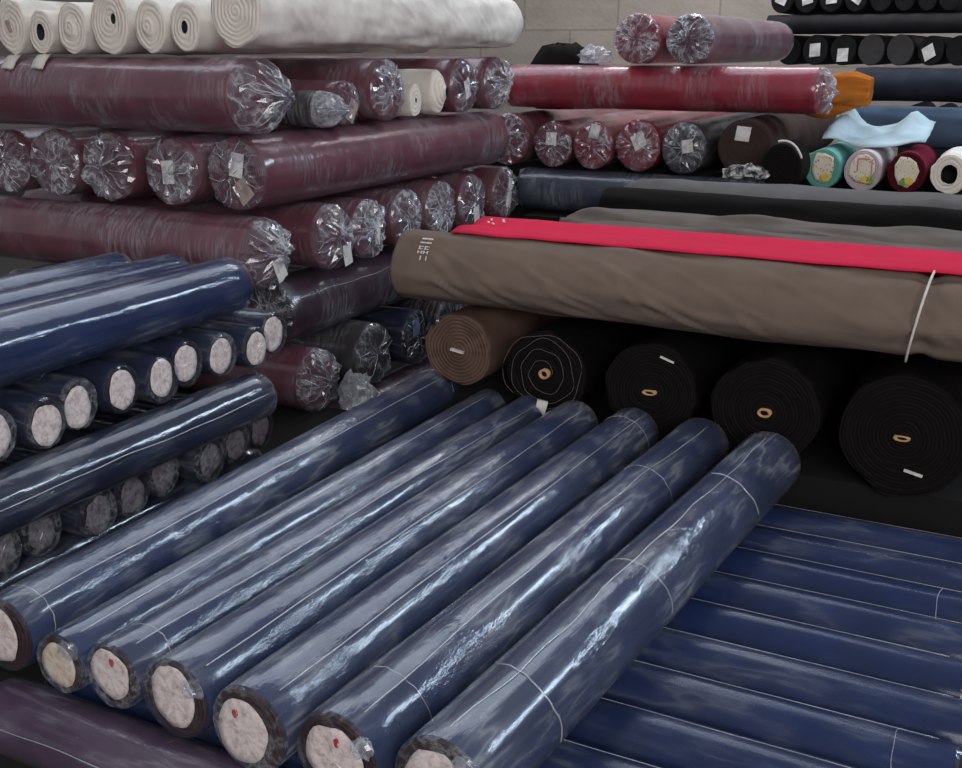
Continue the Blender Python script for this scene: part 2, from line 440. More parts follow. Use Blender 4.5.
def R(x, y, z, ang, L, r, kind, label, group, **o):
    """A roll of fabric whose near end is centred on (x, y, z) and which runs L metres along the heading ang."""
    i = o.get('i', 0); rnd = random.Random(i*7+3); seed = (i*1.37) % 50
    d = Vector((math.sin(rad(ang)), math.cos(rad(ang)), 0))
    mid = Vector((x, y, z))+d*(L/2)
    root = bpy.data.objects.new('fabric_roll', None); C.objects.link(root)
    root.empty_display_size = .05
    tall = o.get('tall', 1); root.scale = (1, 1, tall)
    root.location = (mid.x, mid.y, z-r*tall); root.rotation_euler = (0, 0, -rad(ang))
    tag(root, label, 'fabric roll', group)
    at = (0, 0, r)
    ks = KINDS[kind]; cl = ks[0]
    if kind == 'cover': o.update(pinch=[(-L/2+1.47, .014)], amp=.02, dents=.008, fine=1)
    if kind == 'cover':
        cr = random.Random(5)
        o['creases'] = [(-L/2+cr.uniform(.12, 1.44), cr.uniform(-.5, .75), cr.choice((-.25, -.16, -.10, .05)), cr.uniform(.35, .7), cr.uniform(.010, .022), cr.uniform(.003, .0065)) for k in range(22)]
        o['creases'] += [(-L/2+1.47+sg*.03, .4+.25*k, sg*-.12, .3, .010, .005) for sg in (-1, 1) for k in (-2, 0, 2)]
    if kind == 'taupe_grey': o.update(dents=.016, rumple=.16, fine=1)
    if kind == 'red': o.update(dents=.006, rumple=.10)
    if kind == 'grey': o.update(dents=.012, rumple=.08)
    if kind == 'orange': o.update(dents=.035, rumple=.18)
    if kind in ('denim', 'navy_black'): o.update(dents=.008)
    if kind == 'white' and L > 1.7:
        cr = random.Random(9); o['fine'] = 1
        o['creases'] = [(-L/2+cr.uniform(.1, 1.7), cr.uniform(-.7, 1.0), cr.uniform(-.2, -.08), cr.uniform(.4, .8), cr.uniform(.007, .013), cr.uniform(.0015, .003)) for k in range(45)]
    if kind == 'white': o.update(amp=.028, ridges=6, ridge=.8, dents=.003)
    if kind == 'black': o.update(amp=.03, ridge=1.5, dents=.004)
    if kind == 'brown': o.update(amp=.04, ridge=1.3)
    o['kind'] = kind
    rb = body(L, r, seed, o).build('rolled_fabric', [M[cl], M[cl+'_end'], M['hole']], root, at)
    if len(ks) > 1:
        o.setdefault('cap', ks[3])
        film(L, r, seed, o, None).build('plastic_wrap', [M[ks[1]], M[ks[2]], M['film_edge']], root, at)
    e = -L/2
    tg = o.get('tag')
    if tg == 'round':
        k = .72 if kind == 'navy_top' else .74
        c = (rnd.uniform(-.16, .02)*r, rnd.uniform(-.12, .1)*r)
        lb = disc(r*k*rnd.uniform(.86, .98), r*k*rnd.uniform(.96, 1.04), e-.0042, seed, c, .0012, .09).build('end_label', M['label_y' if i == 1 else 'label'], root, at)
        if i in (2, 4, 5):
            disc(.0055, .008, e-.0052, seed+4, (c[0]+r*.2*rnd.uniform(-1, 1), c[1]+r*.38), .0007, .3, 12).build('red_mark', M['redmark'], lb)
    elif tg == 'dull':
        disc(r*.62, r*.68, e-.0042, seed, (0, rnd.uniform(-.1, .1)*r), .0012, .2).build('end_label', M['dull'], root, at)
    elif tg == 'rect':
        w, h = o.get('tsz', (.05, .075)); tp = o.get('tp', (0, 0))
        mt = 'tag_tan' if i == 345 else 'tag_blue' if i == 422 else 'tag'
        out = .022 if len(ks) > 1 else .004
        if o.get('cap') == 'bag': out = o['ext']*.62+.02
        sheet(w, h, e-out, (tp[0]*r, tp[1]*r), rad(o.get('tang', 0)), seed).build('paper_tag', M[mt], root, at)
        if o.get('tag2'): sheet(.06, .07, e-.018, (.3*r, -.42*r), rad(40), seed+2).build('paper_tag', M['tag_tan'], root, at)
    elif tg and tg.startswith('torn'):
        c = (0, .08*r)
        lb = disc(r*.62, r*.68, e-.004, seed, c, .001, .35, 9).build('end_label', M['torn'], root, at)
        disc(r*.26, r*.2, e-.0055, seed+1, (.18*r, -.38*r), .001, .4, 10).build('yellow_patch', M['yellow'], lb)
        if tg != 'torn': disc(r*.16, r*.2, e-.0055, seed+2, (-.12*r if tg == 'torn3' else .42*r, -.42*r), .001, .4, 10).build('green_patch', M['green'], lb)
        if tg == 'torn2':
            q = MB()
            for (cx, cz, w, h) in ((.05, .55, .6, .06), (.45, .2, .06, .7), (-.25, .25, .06, .55)): q.box((cx*r, e-.0055, cz*r), w*r, .001, h*r)
            q.build('red_line', M['pinkline'], lb)
    if o.get('core'):
        # the cardboard tube at the heart of a black roll, squashed flat or oval
        rx, rz = {'tan': (.016, .014), 'flat': (.02, .007), 'oval': (.018, .012)}[o['core']]
        q = MB(); an = [2*PI*j/20 for j in range(20)]
        ring = lambda k, y: [(rx*k*math.cos(a), y, rz*k*math.sin(a)) for a in an]
        q.ring_grid([ring(1, e+.03), ring(1, e-.012), ring(.62, e-.012), ring(.6, e+.03)], close1=True)
        q.build('core_tube', M['tan'], root, at)
    if o.get('slit'):
        q = MB(); w = .021 if o['slit'] == 'white' else .016
        rot = Matrix.Rotation(rad(8 if o['slit'] == 'white' else 62), 3, 'Y')
        q.box((0, e-.006, 0), w*2, .012, .007, rot=rot)
        q.build('core_slit', M['whiteplain' if o['slit'] == 'white' else 'tag_tan'], root, at)
    if o.get('frayed'):
        q = MB()
        pts = []
        for t in range(190):
            u = t/189; a = u*2*PI*3.6; R0 = r*(.17+.74*u**.8)*(1+.16*nz(a*.9, 2.2)+.03*math.sin(a*6.3))
            pts.append(pol(min(R0, r*.93), a, e-.007-.004*abs(nz(a*2, 5.1))))
        q.tube(pts, .00045, 4)
        q.build('frayed_thread', M['thread'], root, at)
    if o.get('strip'):
        q = MB(); q.box((.035, e-.006, -.085), .045, .004, .007, rot=Matrix.Rotation(rad(12), 3, 'Y')); q.build('selvedge_strip', M['whiteplain'], root, at)
    if i == 658:
        q = MB(); q.box((.045, e-.006, .098), .04, .004, .005, rot=Matrix.Rotation(rad(18), 3, 'Y')); q.build('selvedge_strip', M['whiteplain'], root, at)
    if o.get('loop'):
        q = MB(); q.tube([pol(r*.98, a/10, e-.004-.01*math.sin(a/3)) for a in range(4, 19)], .004); q.build('white_loop', M['whiteplain'], root, at)
    if o.get('flap'):
        hz = lambda t: (-.135+math.sqrt(.1195**2-(.045-t)**2)+.005+.026)/1.28-r
        q = [[(-.025+.05*u/4+.006*v, e+.012-.062*v/3+.004*math.sin(u*2), hz(.012-.062*v/3)+.003*abs(math.sin(u+v))) for v in range(4)] for u in range(5)]
        grid_solid(q, .006, 4, 3).build('hanging_tail', M['white'], root, at)
    # ---- details of the clear film on the front rolls
    if kind == 'navy_top':
        q = MB(); a0 = [.95, 1.2, 1.0, .95, 1.05, 1.25, 1.55][i]; wv = [.05, .04, .10, .05, .04, .12, .20][i]
        pts = []
        for t in range(71):
            y = e+.03+(L-.08)*t/70; a = a0+wv*(1.3*nz(y*2.2, seed, 1)+.5*nz(y*7, seed, 2))
            pts.append(pol(r-.003+.001*nz(y*14, seed), a, y))
        q.tube(pts, .0012, 5); q.build('film_seam', M['film_edge'], root, at)
        bands = {6: [.22, .66, 1.16], 5: [.14, 1.15], 4: [L-.07], 3: [], 2: [.07], 1: [], 0: [.05, L-.05]}[i]
        for b in bands:
            q = MB(); sk = rnd.uniform(-.025, .025); a1, a2 = rnd.uniform(-.4, .2), rnd.uniform(1.9, 2.9)
            pts = [pol(r-.003, a1+(a2-a1)*t/26, e+b+sk*math.sin(t/8)+.004*nz(t*.4, seed+b)) for t in range(27)]
            q.tube(pts, .0007 if i != 6 else .0013, 5); q.build('film_fold', M['film_edge'], root, at)
        if i in (1, 3, 5, 6):      # scrunched film beside the label
            q = MB(); rings = []; c0 = ((.66 if i in (3, 5) else .55)*r, (.50 if i in (3, 5) else .66)*r); nn = 14
            for u in range(1, 7):
                ph = PI*u/7; ring = []
                for v in range(nn):
                    a = 2*PI*v/nn; k = 1+.5*nz(math.sin(ph)*math.cos(a)*2.5+seed, math.sin(ph)*math.sin(a)*2.5, math.cos(ph)*2.5)
                    ring.append((c0[0]+.020*k*math.sin(ph)*math.cos(a), e-.010-.011*k*math.cos(ph), c0[1]+.016*k*math.sin(ph)*math.sin(a)))
                rings.append(ring)
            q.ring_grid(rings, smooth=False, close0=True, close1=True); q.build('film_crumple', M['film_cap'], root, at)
    if kind == 'navy_low':
        if i < 40:
            q = MB(); pts = []
            for t in range(61):
                y = e+.03+(L-.06)*t/60; pts.append(pol(r-.003, 1.22+.10*nz(y*2.2, seed)+.03*nz(y*8, seed), y))   # ridge towards the back
            q.tube(pts, .0006, 5); q.build('film_seam', M['film_edge'], root, at)
            for b in ((.075,), (), (), ())[i % 4]:
                q = MB(); pts = [pol(r-.003, .2+2.6*t/24, e+b+.004*nz(t*.15, seed+b)+.02*math.sin(t/10)) for t in range(25)]
                q.tube(pts, .0006, 5); q.build('film_fold', M['film_edge'], root, at)
    if kind in ('plum_navy', 'navy_mid', 'plum_dark'):
        q = MB(); pts = []; a0 = {'plum_navy': PI-.35, 'navy_mid': -.25+PI, 'plum_dark': .55}[kind]
        for t in range(61):
            y = e+.03+(L-.06)*t/60; pts.append(pol(r-.003, a0+.12*nz(y*3, seed)+.05*nz(y*9, seed), y))
        q.tube(pts, .0012, 5); q.build('film_seam', M['film_edge'], root, at)
    ROLL[kind] = (root, L, r)
    return root

R(-0.851, 1.747, 0.634, 26.0, 1.65, 0.074, 'navy_top', 'navy wrapped fabric roll beside the blue stack, first of the seven angled rolls', 'navy rolls angled across the near stack', tag='round', i=0)
R(-0.718, 1.663, 0.625, 27.7, 1.6, 0.0579, 'navy_top', 'narrowest navy wrapped roll with a yellowish round end label, second of seven angled rolls', 'navy rolls angled across the near stack', tag='round', i=1)
R(-0.613, 1.616, 0.63, 28.8, 1.56, 0.0629, 'navy_top', 'navy wrapped roll with torn film on its back, third of seven angled rolls', 'navy rolls angled across the near stack', tag='round', i=2)
R(-0.49, 1.545, 0.633, 29.1, 1.55, 0.073, 'navy_top', 'navy wrapped roll with scrunched film next to its pink round label', 'navy rolls angled across the near stack', tag='round', i=3)
R(-0.354, 1.458, 0.636, 29.5, 1.56, 0.076, 'navy_top', 'navy wrapped roll with a red-marked label above a dark gap, fifth of seven angled rolls', 'navy rolls angled across the near stack', tag='round', i=4)
R(-0.21, 1.384, 0.638, 30.6, 1.55, 0.078, 'navy_top', 'navy wrapped roll with a long wavy film seam, second from the edge of the seven', 'navy rolls angled across the near stack', tag='round', i=5)
R(-0.055, 1.309, 0.643, 31.4, 1.49, 0.083, 'navy_top', 'thickest navy wrapped roll with pale film bands, last of the seven angled rolls', 'navy rolls angled across the near stack', tag='round', i=6)
R(0.495, 1.022, 0.487, -62.5, 1.52, 0.069, 'plum_navy', 'long plum-sheened navy roll lying crosswise under the near labelled ends', 'navy rolls of the crosswise layer', i=20)
R(0.569, 1.144, 0.487, -62.5, 1.52, 0.069, 'navy_low', 'navy wrapped roll in the flat crosswise layer, second counted back from the nearest', 'navy rolls of the crosswise layer', i=21)
R(0.644, 1.266, 0.487, -62.5, 1.52, 0.069, 'navy_low', 'navy wrapped roll in the flat crosswise layer, third counted back from the nearest', 'navy rolls of the crosswise layer', i=22)
R(0.692, 1.401, 0.487, -62.5, 1.52, 0.069, 'navy_low', 'navy wrapped roll in the flat crosswise layer, fourth counted back from the nearest', 'navy rolls of the crosswise layer', i=23)
R(0.767, 1.523, 0.487, -62.5, 1.52, 0.069, 'navy_low', 'navy wrapped roll in the flat crosswise layer, fifth counted back from the nearest', 'navy rolls of the crosswise layer', i=24)
R(0.841, 1.645, 0.487, -62.5, 1.52, 0.069, 'navy_low', 'navy wrapped roll in the flat crosswise layer, sixth counted back from the nearest', 'navy rolls of the crosswise layer', i=25)
R(0.889, 1.78, 0.487, -62.5, 1.52, 0.069, 'navy_low', 'navy wrapped roll in the flat crosswise layer, seventh counted back from the nearest', 'navy rolls of the crosswise layer', i=26)
R(0.964, 1.902, 0.487, -62.5, 1.52, 0.069, 'navy_low', 'navy wrapped roll in the flat crosswise layer, eighth counted back from the nearest', 'navy rolls of the crosswise layer', i=27)
R(1.039, 2.024, 0.487, -62.5, 1.52, 0.069, 'navy_low', 'navy wrapped roll in the flat crosswise layer, ninth counted back from the nearest', 'navy rolls of the crosswise layer', i=28)
R(1.087, 2.16, 0.487, -62.5, 1.52, 0.069, 'navy_low', 'navy wrapped roll in the flat crosswise layer, tenth counted back from the nearest', 'navy rolls of the crosswise layer', i=29)
R(1.162, 2.281, 0.487, -62.5, 1.52, 0.069, 'navy_low', 'navy wrapped roll in the flat crosswise layer, eleventh counted back from the nearest', 'navy rolls of the crosswise layer', i=30)
R(-0.762, 1.705, 0.343, 27.5, 1.45, 0.067, 'navy_low', 'dark navy roll end lowest at the near corner, under the plum roll', 'navy rolls under the plum roll', tag='none', i=80)
R(-0.636, 1.639, 0.343, 27.5, 1.45, 0.067, 'navy_low', 'dark navy roll end tucked below the plum roll, second from the corner', 'navy rolls under the plum roll', tag='none', i=81)
R(-0.51, 1.573, 0.343, 27.5, 1.45, 0.067, 'navy_low', 'dark navy roll below the plum roll, third from the corner', 'navy rolls under the plum roll', tag='none', i=82)
R(-0.384, 1.508, 0.343, 27.5, 1.45, 0.067, 'navy_low', 'dark navy roll covered by the crosswise navy layer', 'navy rolls under the plum roll', tag='none', i=83)
R(-0.258, 1.442, 0.343, 27.5, 1.45, 0.067, 'navy_low', 'dark navy roll covered by the crosswise navy layer', 'navy rolls under the plum roll', tag='none', i=84)
R(-0.132, 1.377, 0.343, 27.5, 1.45, 0.067, 'navy_low', 'dark navy roll covered by the crosswise navy layer', 'navy rolls under the plum roll', tag='none', i=85)
R(-0.006, 1.311, 0.343, 27.5, 1.45, 0.067, 'navy_low', 'dark navy roll covered by the crosswise navy layer', 'navy rolls under the plum roll', tag='none', i=86)
R(0.119, 1.246, 0.343, 27.5, 1.45, 0.067, 'navy_low', 'dark navy roll covered by the crosswise navy layer', 'navy rolls under the plum roll', tag='none', i=87)
R(0.245, 1.18, 0.343, 27.5, 1.45, 0.067, 'navy_low', 'dark navy roll covered by the crosswise navy layer', 'navy rolls under the plum roll', tag='none', i=88)
R(0.371, 1.114, 0.343, 27.5, 1.45, 0.067, 'navy_low', 'dark navy roll covered by the crosswise navy layer', 'navy rolls under the plum roll', tag='none', i=89)
R(-0.571, 2.94, 0.886, -62.5, 1.45, 0.058, 'navy_end', 'navy roll with pale round label in the upper end row, first from the purple stack', 'white-labelled ends of the upper row', tag='round', tall=1.1, i=50)
R(-0.6, 2.824, 0.874, -62.5, 1.45, 0.056, 'navy_end', 'navy roll with pale round label in the upper end row, second from the purple stack', 'white-labelled ends of the upper row', tag='round', tall=1.1, i=51)
R(-0.666, 2.727, 0.88, -62.5, 1.45, 0.057, 'navy_end', 'navy roll with pale round label in the upper end row, third from the purple stack', 'white-labelled ends of the upper row', tag='round', tall=1.1, i=52)
R(-0.732, 2.63, 0.884, -62.5, 1.45, 0.058, 'navy_end', 'navy roll with pale round label in the upper end row, fourth from the purple stack', 'white-labelled ends of the upper row', tag='round', tall=1.1, i=53)
R(-0.761, 2.514, 0.877, -62.5, 1.45, 0.056, 'navy_end', 'navy roll with pale round label in the upper end row, fifth from the purple stack', 'white-labelled ends of the upper row', tag='round', tall=1.1, i=54)
R(-0.827, 2.417, 0.885, -62.5, 1.45, 0.057, 'navy_end', 'navy roll with pale round label in the upper end row, sixth from the purple stack', 'white-labelled ends of the upper row', tag='round', tall=1.1, i=55)
R(-0.893, 2.32, 0.88, -62.5, 1.45, 0.058, 'navy_end', 'navy roll with pale round label in the upper end row, seventh from the purple stack', 'white-labelled ends of the upper row', tag='round', tall=1.1, i=56)
R(-0.922, 2.204, 0.876, -62.5, 1.45, 0.056, 'navy_end', 'navy roll with pale round label in the upper end row, eighth from the purple stack', 'white-labelled ends of the upper row', tag='round', tall=1.1, i=57)
R(-0.989, 2.107, 0.88, -62.5, 1.45, 0.057, 'navy_end', 'navy roll with pale round label in the upper end row, ninth from the purple stack', 'white-labelled ends of the upper row', tag='round', tall=1.1, i=58)
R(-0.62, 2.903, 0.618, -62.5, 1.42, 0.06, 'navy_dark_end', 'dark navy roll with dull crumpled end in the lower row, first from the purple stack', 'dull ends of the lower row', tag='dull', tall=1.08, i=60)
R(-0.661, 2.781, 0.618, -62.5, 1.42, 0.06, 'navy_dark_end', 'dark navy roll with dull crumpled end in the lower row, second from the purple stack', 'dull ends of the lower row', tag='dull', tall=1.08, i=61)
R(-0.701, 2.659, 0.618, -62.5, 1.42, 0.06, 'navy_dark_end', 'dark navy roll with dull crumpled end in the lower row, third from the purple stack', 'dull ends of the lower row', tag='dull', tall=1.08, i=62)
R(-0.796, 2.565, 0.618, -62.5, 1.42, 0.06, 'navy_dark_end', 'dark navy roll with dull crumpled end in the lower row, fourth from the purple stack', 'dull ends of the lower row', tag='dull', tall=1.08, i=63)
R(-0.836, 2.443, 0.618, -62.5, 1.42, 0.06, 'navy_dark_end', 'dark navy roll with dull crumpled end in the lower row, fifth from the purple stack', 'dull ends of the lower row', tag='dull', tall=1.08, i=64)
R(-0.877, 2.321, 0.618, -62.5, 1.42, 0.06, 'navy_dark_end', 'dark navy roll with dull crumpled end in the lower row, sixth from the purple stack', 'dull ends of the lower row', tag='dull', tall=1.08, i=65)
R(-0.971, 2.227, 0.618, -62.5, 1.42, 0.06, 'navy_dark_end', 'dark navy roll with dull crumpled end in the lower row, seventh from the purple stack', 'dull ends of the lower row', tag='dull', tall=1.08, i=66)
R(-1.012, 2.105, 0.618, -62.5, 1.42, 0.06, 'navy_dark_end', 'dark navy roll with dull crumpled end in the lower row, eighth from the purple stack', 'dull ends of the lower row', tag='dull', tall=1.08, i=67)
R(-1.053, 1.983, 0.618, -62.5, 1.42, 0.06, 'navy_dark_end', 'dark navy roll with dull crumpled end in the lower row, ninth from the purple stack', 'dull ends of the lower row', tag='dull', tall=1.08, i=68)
R(-0.675, 2.92, 1.024, 206.5, 1.6, 0.079, 'navy_shiny', 'thick glossy navy roll on top of the labelled blue stack', None, i=70)
R(-0.799, 3.018, 1.008, 207.5, 1.6, 0.062, 'navy_top2', 'slim navy roll behind the thick glossy one on the blue stack', 'slim navy rolls on top of the blue stack', i=71)
R(-0.886, 3.143, 1.012, 207.5, 1.6, 0.062, 'navy_top2', 'middle slim navy roll lying on top of the blue stack', 'slim navy rolls on top of the blue stack', i=72)
R(-1.043, 3.134, 1.016, 207.5, 1.6, 0.062, 'navy_top2', 'farthest slim navy roll on top of the blue stack, by the plum rolls', 'slim navy rolls on top of the blue stack', i=73)
R(-0.599, 2.805, 0.747, 207.5, 1.6, 0.069, 'navy_mid', 'dark navy roll lying between the two rows of round blue ends', None, i=75)
R(-1.397, 3.22, 0.747, 207.5, 1.5, 0.069, 'navy_mid', 'dark navy roll deep inside the blue stack', None, i=76)
R(-0.674, 2.976, 0.488, 207.5, 1.6, 0.066, 'navy_mid', 'lowest dark navy roll of the blue stack, under the dull ends', None, i=77)
R(-0.727, 3.432, 1.742, 27.5, 1.78, 0.108, 'white', 'large white roll whose long body runs back along the top of the purple stack', 'white rolls along the top of the purple stack', i=335, tall=1.1)
R(-0.904, 3.524, 1.697, 27.5, 1.45, 0.069, 'white', 'white roll with a small dark core hole, next to the largest white roll', 'white rolls along the top of the purple stack', i=284, hole=0.012, tall=1.28)
R(-1.029, 3.589, 1.699, 27.5, 1.45, 0.071, 'white', 'white roll with a raised round core and no hole', 'white rolls along the top of the purple stack', i=249, knob=1, tall=1.28)
R(-1.177, 3.666, 1.719, 27.5, 1.45, 0.0893, 'white', 'white roll with a tiny off-centre dark hole, fourth from the long white roll', 'white rolls along the top of the purple stack', i=209, hole=0.01, off=1, tall=1.28)
R(-1.327, 3.744, 1.699, 27.5, 1.45, 0.0723, 'white', 'white roll with loose outer turns and a closed centre', 'white rolls along the top of the purple stack', i=171, knob=1, tall=1.28)
R(-1.453, 3.81, 1.686, 27.5, 1.45, 0.0615, 'white', 'white roll with the biggest black core hole of the row', 'white rolls along the top of the purple stack', i=140, hole=0.018, flap=1, tall=1.28)
R(-1.577, 3.874, 1.706, 27.5, 1.45, 0.0785, 'white', "white roll with a creased centre and hanging tail, at the row's outer end", 'white rolls along the top of the purple stack', i=110, flap=1, slit=1, tall=1.28)
R(-0.961, 3.948, 1.932, -62.5, 1.7, 0.08, 'white', 'white roll lying crosswise on top of the white roll ends', None, i=99)
R(-0.699, 3.468, 1.495, -62.5, 1.5, 0.117, 'plum', 'long purple roll under the white rolls with gathered film hanging past its end', None, cap='bag', ext=0.13, i=130)
R(-0.534, 3.784, 1.441, -62.5, 1.4, 0.0633, 'grey_film', 'small roll end in grey scrunched plastic beside the big gathered purple end', 'roll ends beneath the long white roll', i=321, cap='bag', ext=0.09)
R(-0.469, 3.91, 1.456, -62.5, 1.4, 0.0783, 'plum', 'purple wrapped end with a tilted tan paper flap, under the long white roll', 'roll ends beneath the long white roll', i=345, cap='flat', tag='rect', tang=-30, tp=(0.1, -0.35))
R(-0.343, 4.151, 1.49, -62.5, 1.4, 0.112, 'plum', 'largest purple wrapped end under the long white roll', 'roll ends beneath the long white roll', i=387, cap='flat')
R(-0.248, 4.333, 1.446, -62.5, 1.4, 0.052, 'white', 'small white rolled end with oval spiral between purple ends', 'roll ends beneath the long white roll', i=416, tall=1.3, hole=0.006)
R(-0.173, 4.477, 1.472, -62.5, 1.4, 0.07, 'white', 'white rolled end with cone-shaped spiral between purple ends', 'roll ends beneath the long white roll', i=437, tall=1.35, cone=0.05, hole=0.012)
R(-0.074, 4.669, 1.49, -62.5, 1.4, 0.112, 'plum', 'purple wrapped end with a pale folded paper, second from the far end of its row', 'roll ends beneath the long white roll', i=463, cap='flat', tag='rect', tang=20, tp=(0, -0.1))
R(0.065, 4.935, 1.493, -62.5, 1.4, 0.115, 'plum', 'purple wrapped end with radiating film creases, farthest in the row below white', 'roll ends beneath the long white roll', i=496, cap='bag', ext=0.05)
R(-0.769, 3.51, 1.256, 27.5, 1.72, 0.12, 'plum', 'long purple roll running back from the corner with paper under its end film', None, cap='flat', tag='rect', tang=-8, tp=(0.15, 0.25), tag2=1, i=237, film_edge=0)
R(-1.007, 3.634, 1.25, 27.5, 1.9, 0.114, 'plum', 'purple wrapped end with a single upright white paper tag', 'purple roll ends below the long purple roll', i=174, tag='rect', tang=4, tp=(0.0, 0.0), cap='flat')
R(-1.25, 3.76, 1.254, 27.5, 1.9, 0.118, 'plum', 'purple wrapped end gathered into a star of film folds', 'purple roll ends below the long purple roll', i=112, cap='bag', ext=0.03)
R(-1.48, 3.88, 1.255, 27.5, 1.9, 0.1187, 'plum', 'purple wrapped end with loose film and dark upper half', 'purple roll ends below the long purple roll', i=57, cap='flat')
R(-1.688, 3.988, 1.251, 27.5, 1.9, 0.1147, 'plum', 'purple wrapped end at the outer end of its row, half cut off', 'purple roll ends below the long purple roll', i=10, cap='flat')
R(-0.697, 3.471, 1.013, -62.5, 1.5, 0.116, 'plum', 'long purple roll above the blue stack with crumpled end film and a pale paper', None, cap='bag', ext=0.08, tag='rect', tang=25, tp=(0, -0.4), i=262)
R(-0.524, 3.803, 1.011, -62.5, 1.4, 0.118, 'plum', "purple wrapped end with a white tag low down, first after the long roll's end", 'purple roll ends above the brown roll', i=334, cap='bag', ext=0.04, tag='rect', tang=10, tp=(0.35, -0.55))
R(-0.413, 4.016, 1.005, -62.5, 1.4, 0.112, 'plum', 'purple wrapped end with a narrow pale paper strip on it', 'purple roll ends above the brown roll', i=372, tag='rect', tang=-6, tp=(0.3, -0.1), tsz=(0.03, 0.1), cap='flat')
R(-0.29, 4.254, 1.008, -62.5, 1.4, 0.115, 'plum', "purple wrapped end with dense web of film creases, above the brown roll's tip", 'purple roll ends above the brown roll', i=410, cap='flat')
R(-0.167, 4.49, 1.011, -62.5, 1.4, 0.118, 'plum', 'purple wrapped end partly behind the brown roll, fourth in the row', 'purple roll ends above the brown roll', i=444, cap='flat')
R(-0.043, 4.728, 1.011, -62.5, 1.4, 0.118, 'plum', 'purple wrapped end with a small pale tag at the bottom', 'purple roll ends above the brown roll', i=475, tag='rect', tang=15, tp=(0.1, -0.5), cap='flat')
R(0.104, 5.01, 1.013, -62.5, 1.4, 0.12, 'plum', 'purple wrapped end with a long pale tag, farthest in the lower row', 'purple roll ends above the brown roll', i=508, tag='rect', tang=-12, tp=(0.1, 0), tsz=(0.04, 0.13), cap='flat')
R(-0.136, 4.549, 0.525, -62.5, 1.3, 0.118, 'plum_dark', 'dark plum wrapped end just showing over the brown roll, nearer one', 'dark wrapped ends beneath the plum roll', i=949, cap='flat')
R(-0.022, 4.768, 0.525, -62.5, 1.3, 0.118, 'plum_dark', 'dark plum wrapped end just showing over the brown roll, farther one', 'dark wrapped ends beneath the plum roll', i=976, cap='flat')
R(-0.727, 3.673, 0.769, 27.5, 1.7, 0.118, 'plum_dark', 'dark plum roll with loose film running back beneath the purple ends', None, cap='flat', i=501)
R(-1.699, 3.994, 0.751, 27.5, 1.4, 0.108, 'plum', 'maroon wrapped end peeking over the slim blue rolls', None, cap='flat', i=502)
R(-0.579, 3.698, 0.522, -62.5, 1.35, 0.117, 'plum', 'maroon wrapped end bulging between the blue stack and the dark rolls', 'dark wrapped ends beneath the plum roll', i=322, cap='bag', ext=0.05)
R(-0.41, 4.024, 0.527, -62.5, 1.35, 0.122, 'charcoal', 'charcoal wrapped end with a dark hollow centre', 'dark wrapped ends beneath the plum roll', i=379, cap='flat')
R(-0.262, 4.306, 0.52, -62.5, 1.35, 0.115, 'navy_dark_end', 'dark blue wrapped end with a small blue tag, behind the brown rolled end', 'dark wrapped ends beneath the plum roll', i=422, cap='flat', tag='rect', tang=5, tp=(-0.3, 0.45), tsz=(0.05, 0.07))
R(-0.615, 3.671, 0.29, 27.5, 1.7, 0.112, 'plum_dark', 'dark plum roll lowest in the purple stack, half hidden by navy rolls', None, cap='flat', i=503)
R(-0.067, 3.113, 0.788, 27.5, 1.45, 0.127, 'brown', 'brown rolled end with clear spiral turns and a white core slit', 'rolled ends under the long brown roll', i=466, slit='white')
R(0.181, 2.984, 0.755, 27.5, 1.45, 0.14, 'black', 'black rolled end with frayed pale threads and a tan core', 'rolled ends under the long brown roll', i=553, core='tan', frayed=1)
R(0.457, 2.84, 0.745, 27.5, 1.45, 0.15, 'black', 'black rolled end with a flat tan core, second of the four black ends', 'rolled ends under the long brown roll', i=658, core='flat')
R(0.733, 2.696, 0.735, 27.5, 1.45, 0.16, 'black', 'black rolled end with an oval tan core, above the thickest navy roll', 'rolled ends under the long brown roll', i=773, core='oval')
R(1.032, 2.541, 0.721, 27.5, 1.45, 0.174, 'black', 'largest black rolled end at the frame edge, above the crosswise navy rolls', 'rolled ends under the long brown roll', i=910, core='flat', strip=1)
R(-0.218, 3.287, 1.002, 117.5, 1.75, 0.128, 'cover', 'long taupe brown roll tied with white cord, lying over the black ends', None, i=950, flat=0.022)
R(-0.01, 3.477, 1.002, 117.5, 1.7, 0.117, 'red', 'bright red roll with a loose flap spread behind the taupe roll', None, i=602, flat=0.015)
R(0.248, 3.614, 1.002, 117.5, 1.7, 0.12, 'taupe_grey', 'grey taupe roll with rumpled end, directly behind the red cloth', None, i=603, flat=0.02)
R(0.3, 3.869, 1.005, 117.5, 1.75, 0.1231, 'taupe_grey', 'flattened grey taupe roll in front of the long black roll', None, i=604, flat=0.02)
R(0.462, 4.066, 1.034, 117.5, 1.7, 0.1271, 'black', 'long black roll lying between grey rolls behind the red cloth', None, i=605, flat=0.01)
R(0.564, 4.318, 1.04, 117.5, 1.7, 0.135, 'grey', 'long grey roll at the back of the stack, in front of the pastel ends', None, i=606, flat=0.01)
R(0.125, 5.189, 1.236, 27.5, 1.45, 0.11, 'crimson_dull', 'dull crimson wrapped end half hidden by the purple stack', 'roll ends of the crimson stack', i=517, cap='flat', tall=1.1)
R(0.326, 5.084, 1.221, 27.5, 1.45, 0.0961, 'crimson_dull', 'crimson wrapped end with a square tag, second from the purple stack', 'roll ends of the crimson stack', i=562, cap='flat', tag='rect', tang=0, tp=(0, 0.25), tsz=(0.05, 0.05), tall=1.1)
R(0.498, 4.994, 1.222, 27.5, 1.45, 0.0971, 'crimson', 'crimson wrapped end with a white tag and slashed film creases', 'roll ends of the crimson stack', i=602, cap='flat', tag='rect', tang=-10, tp=(0.15, 0.6), tsz=(0.045, 0.055), tall=1.1)
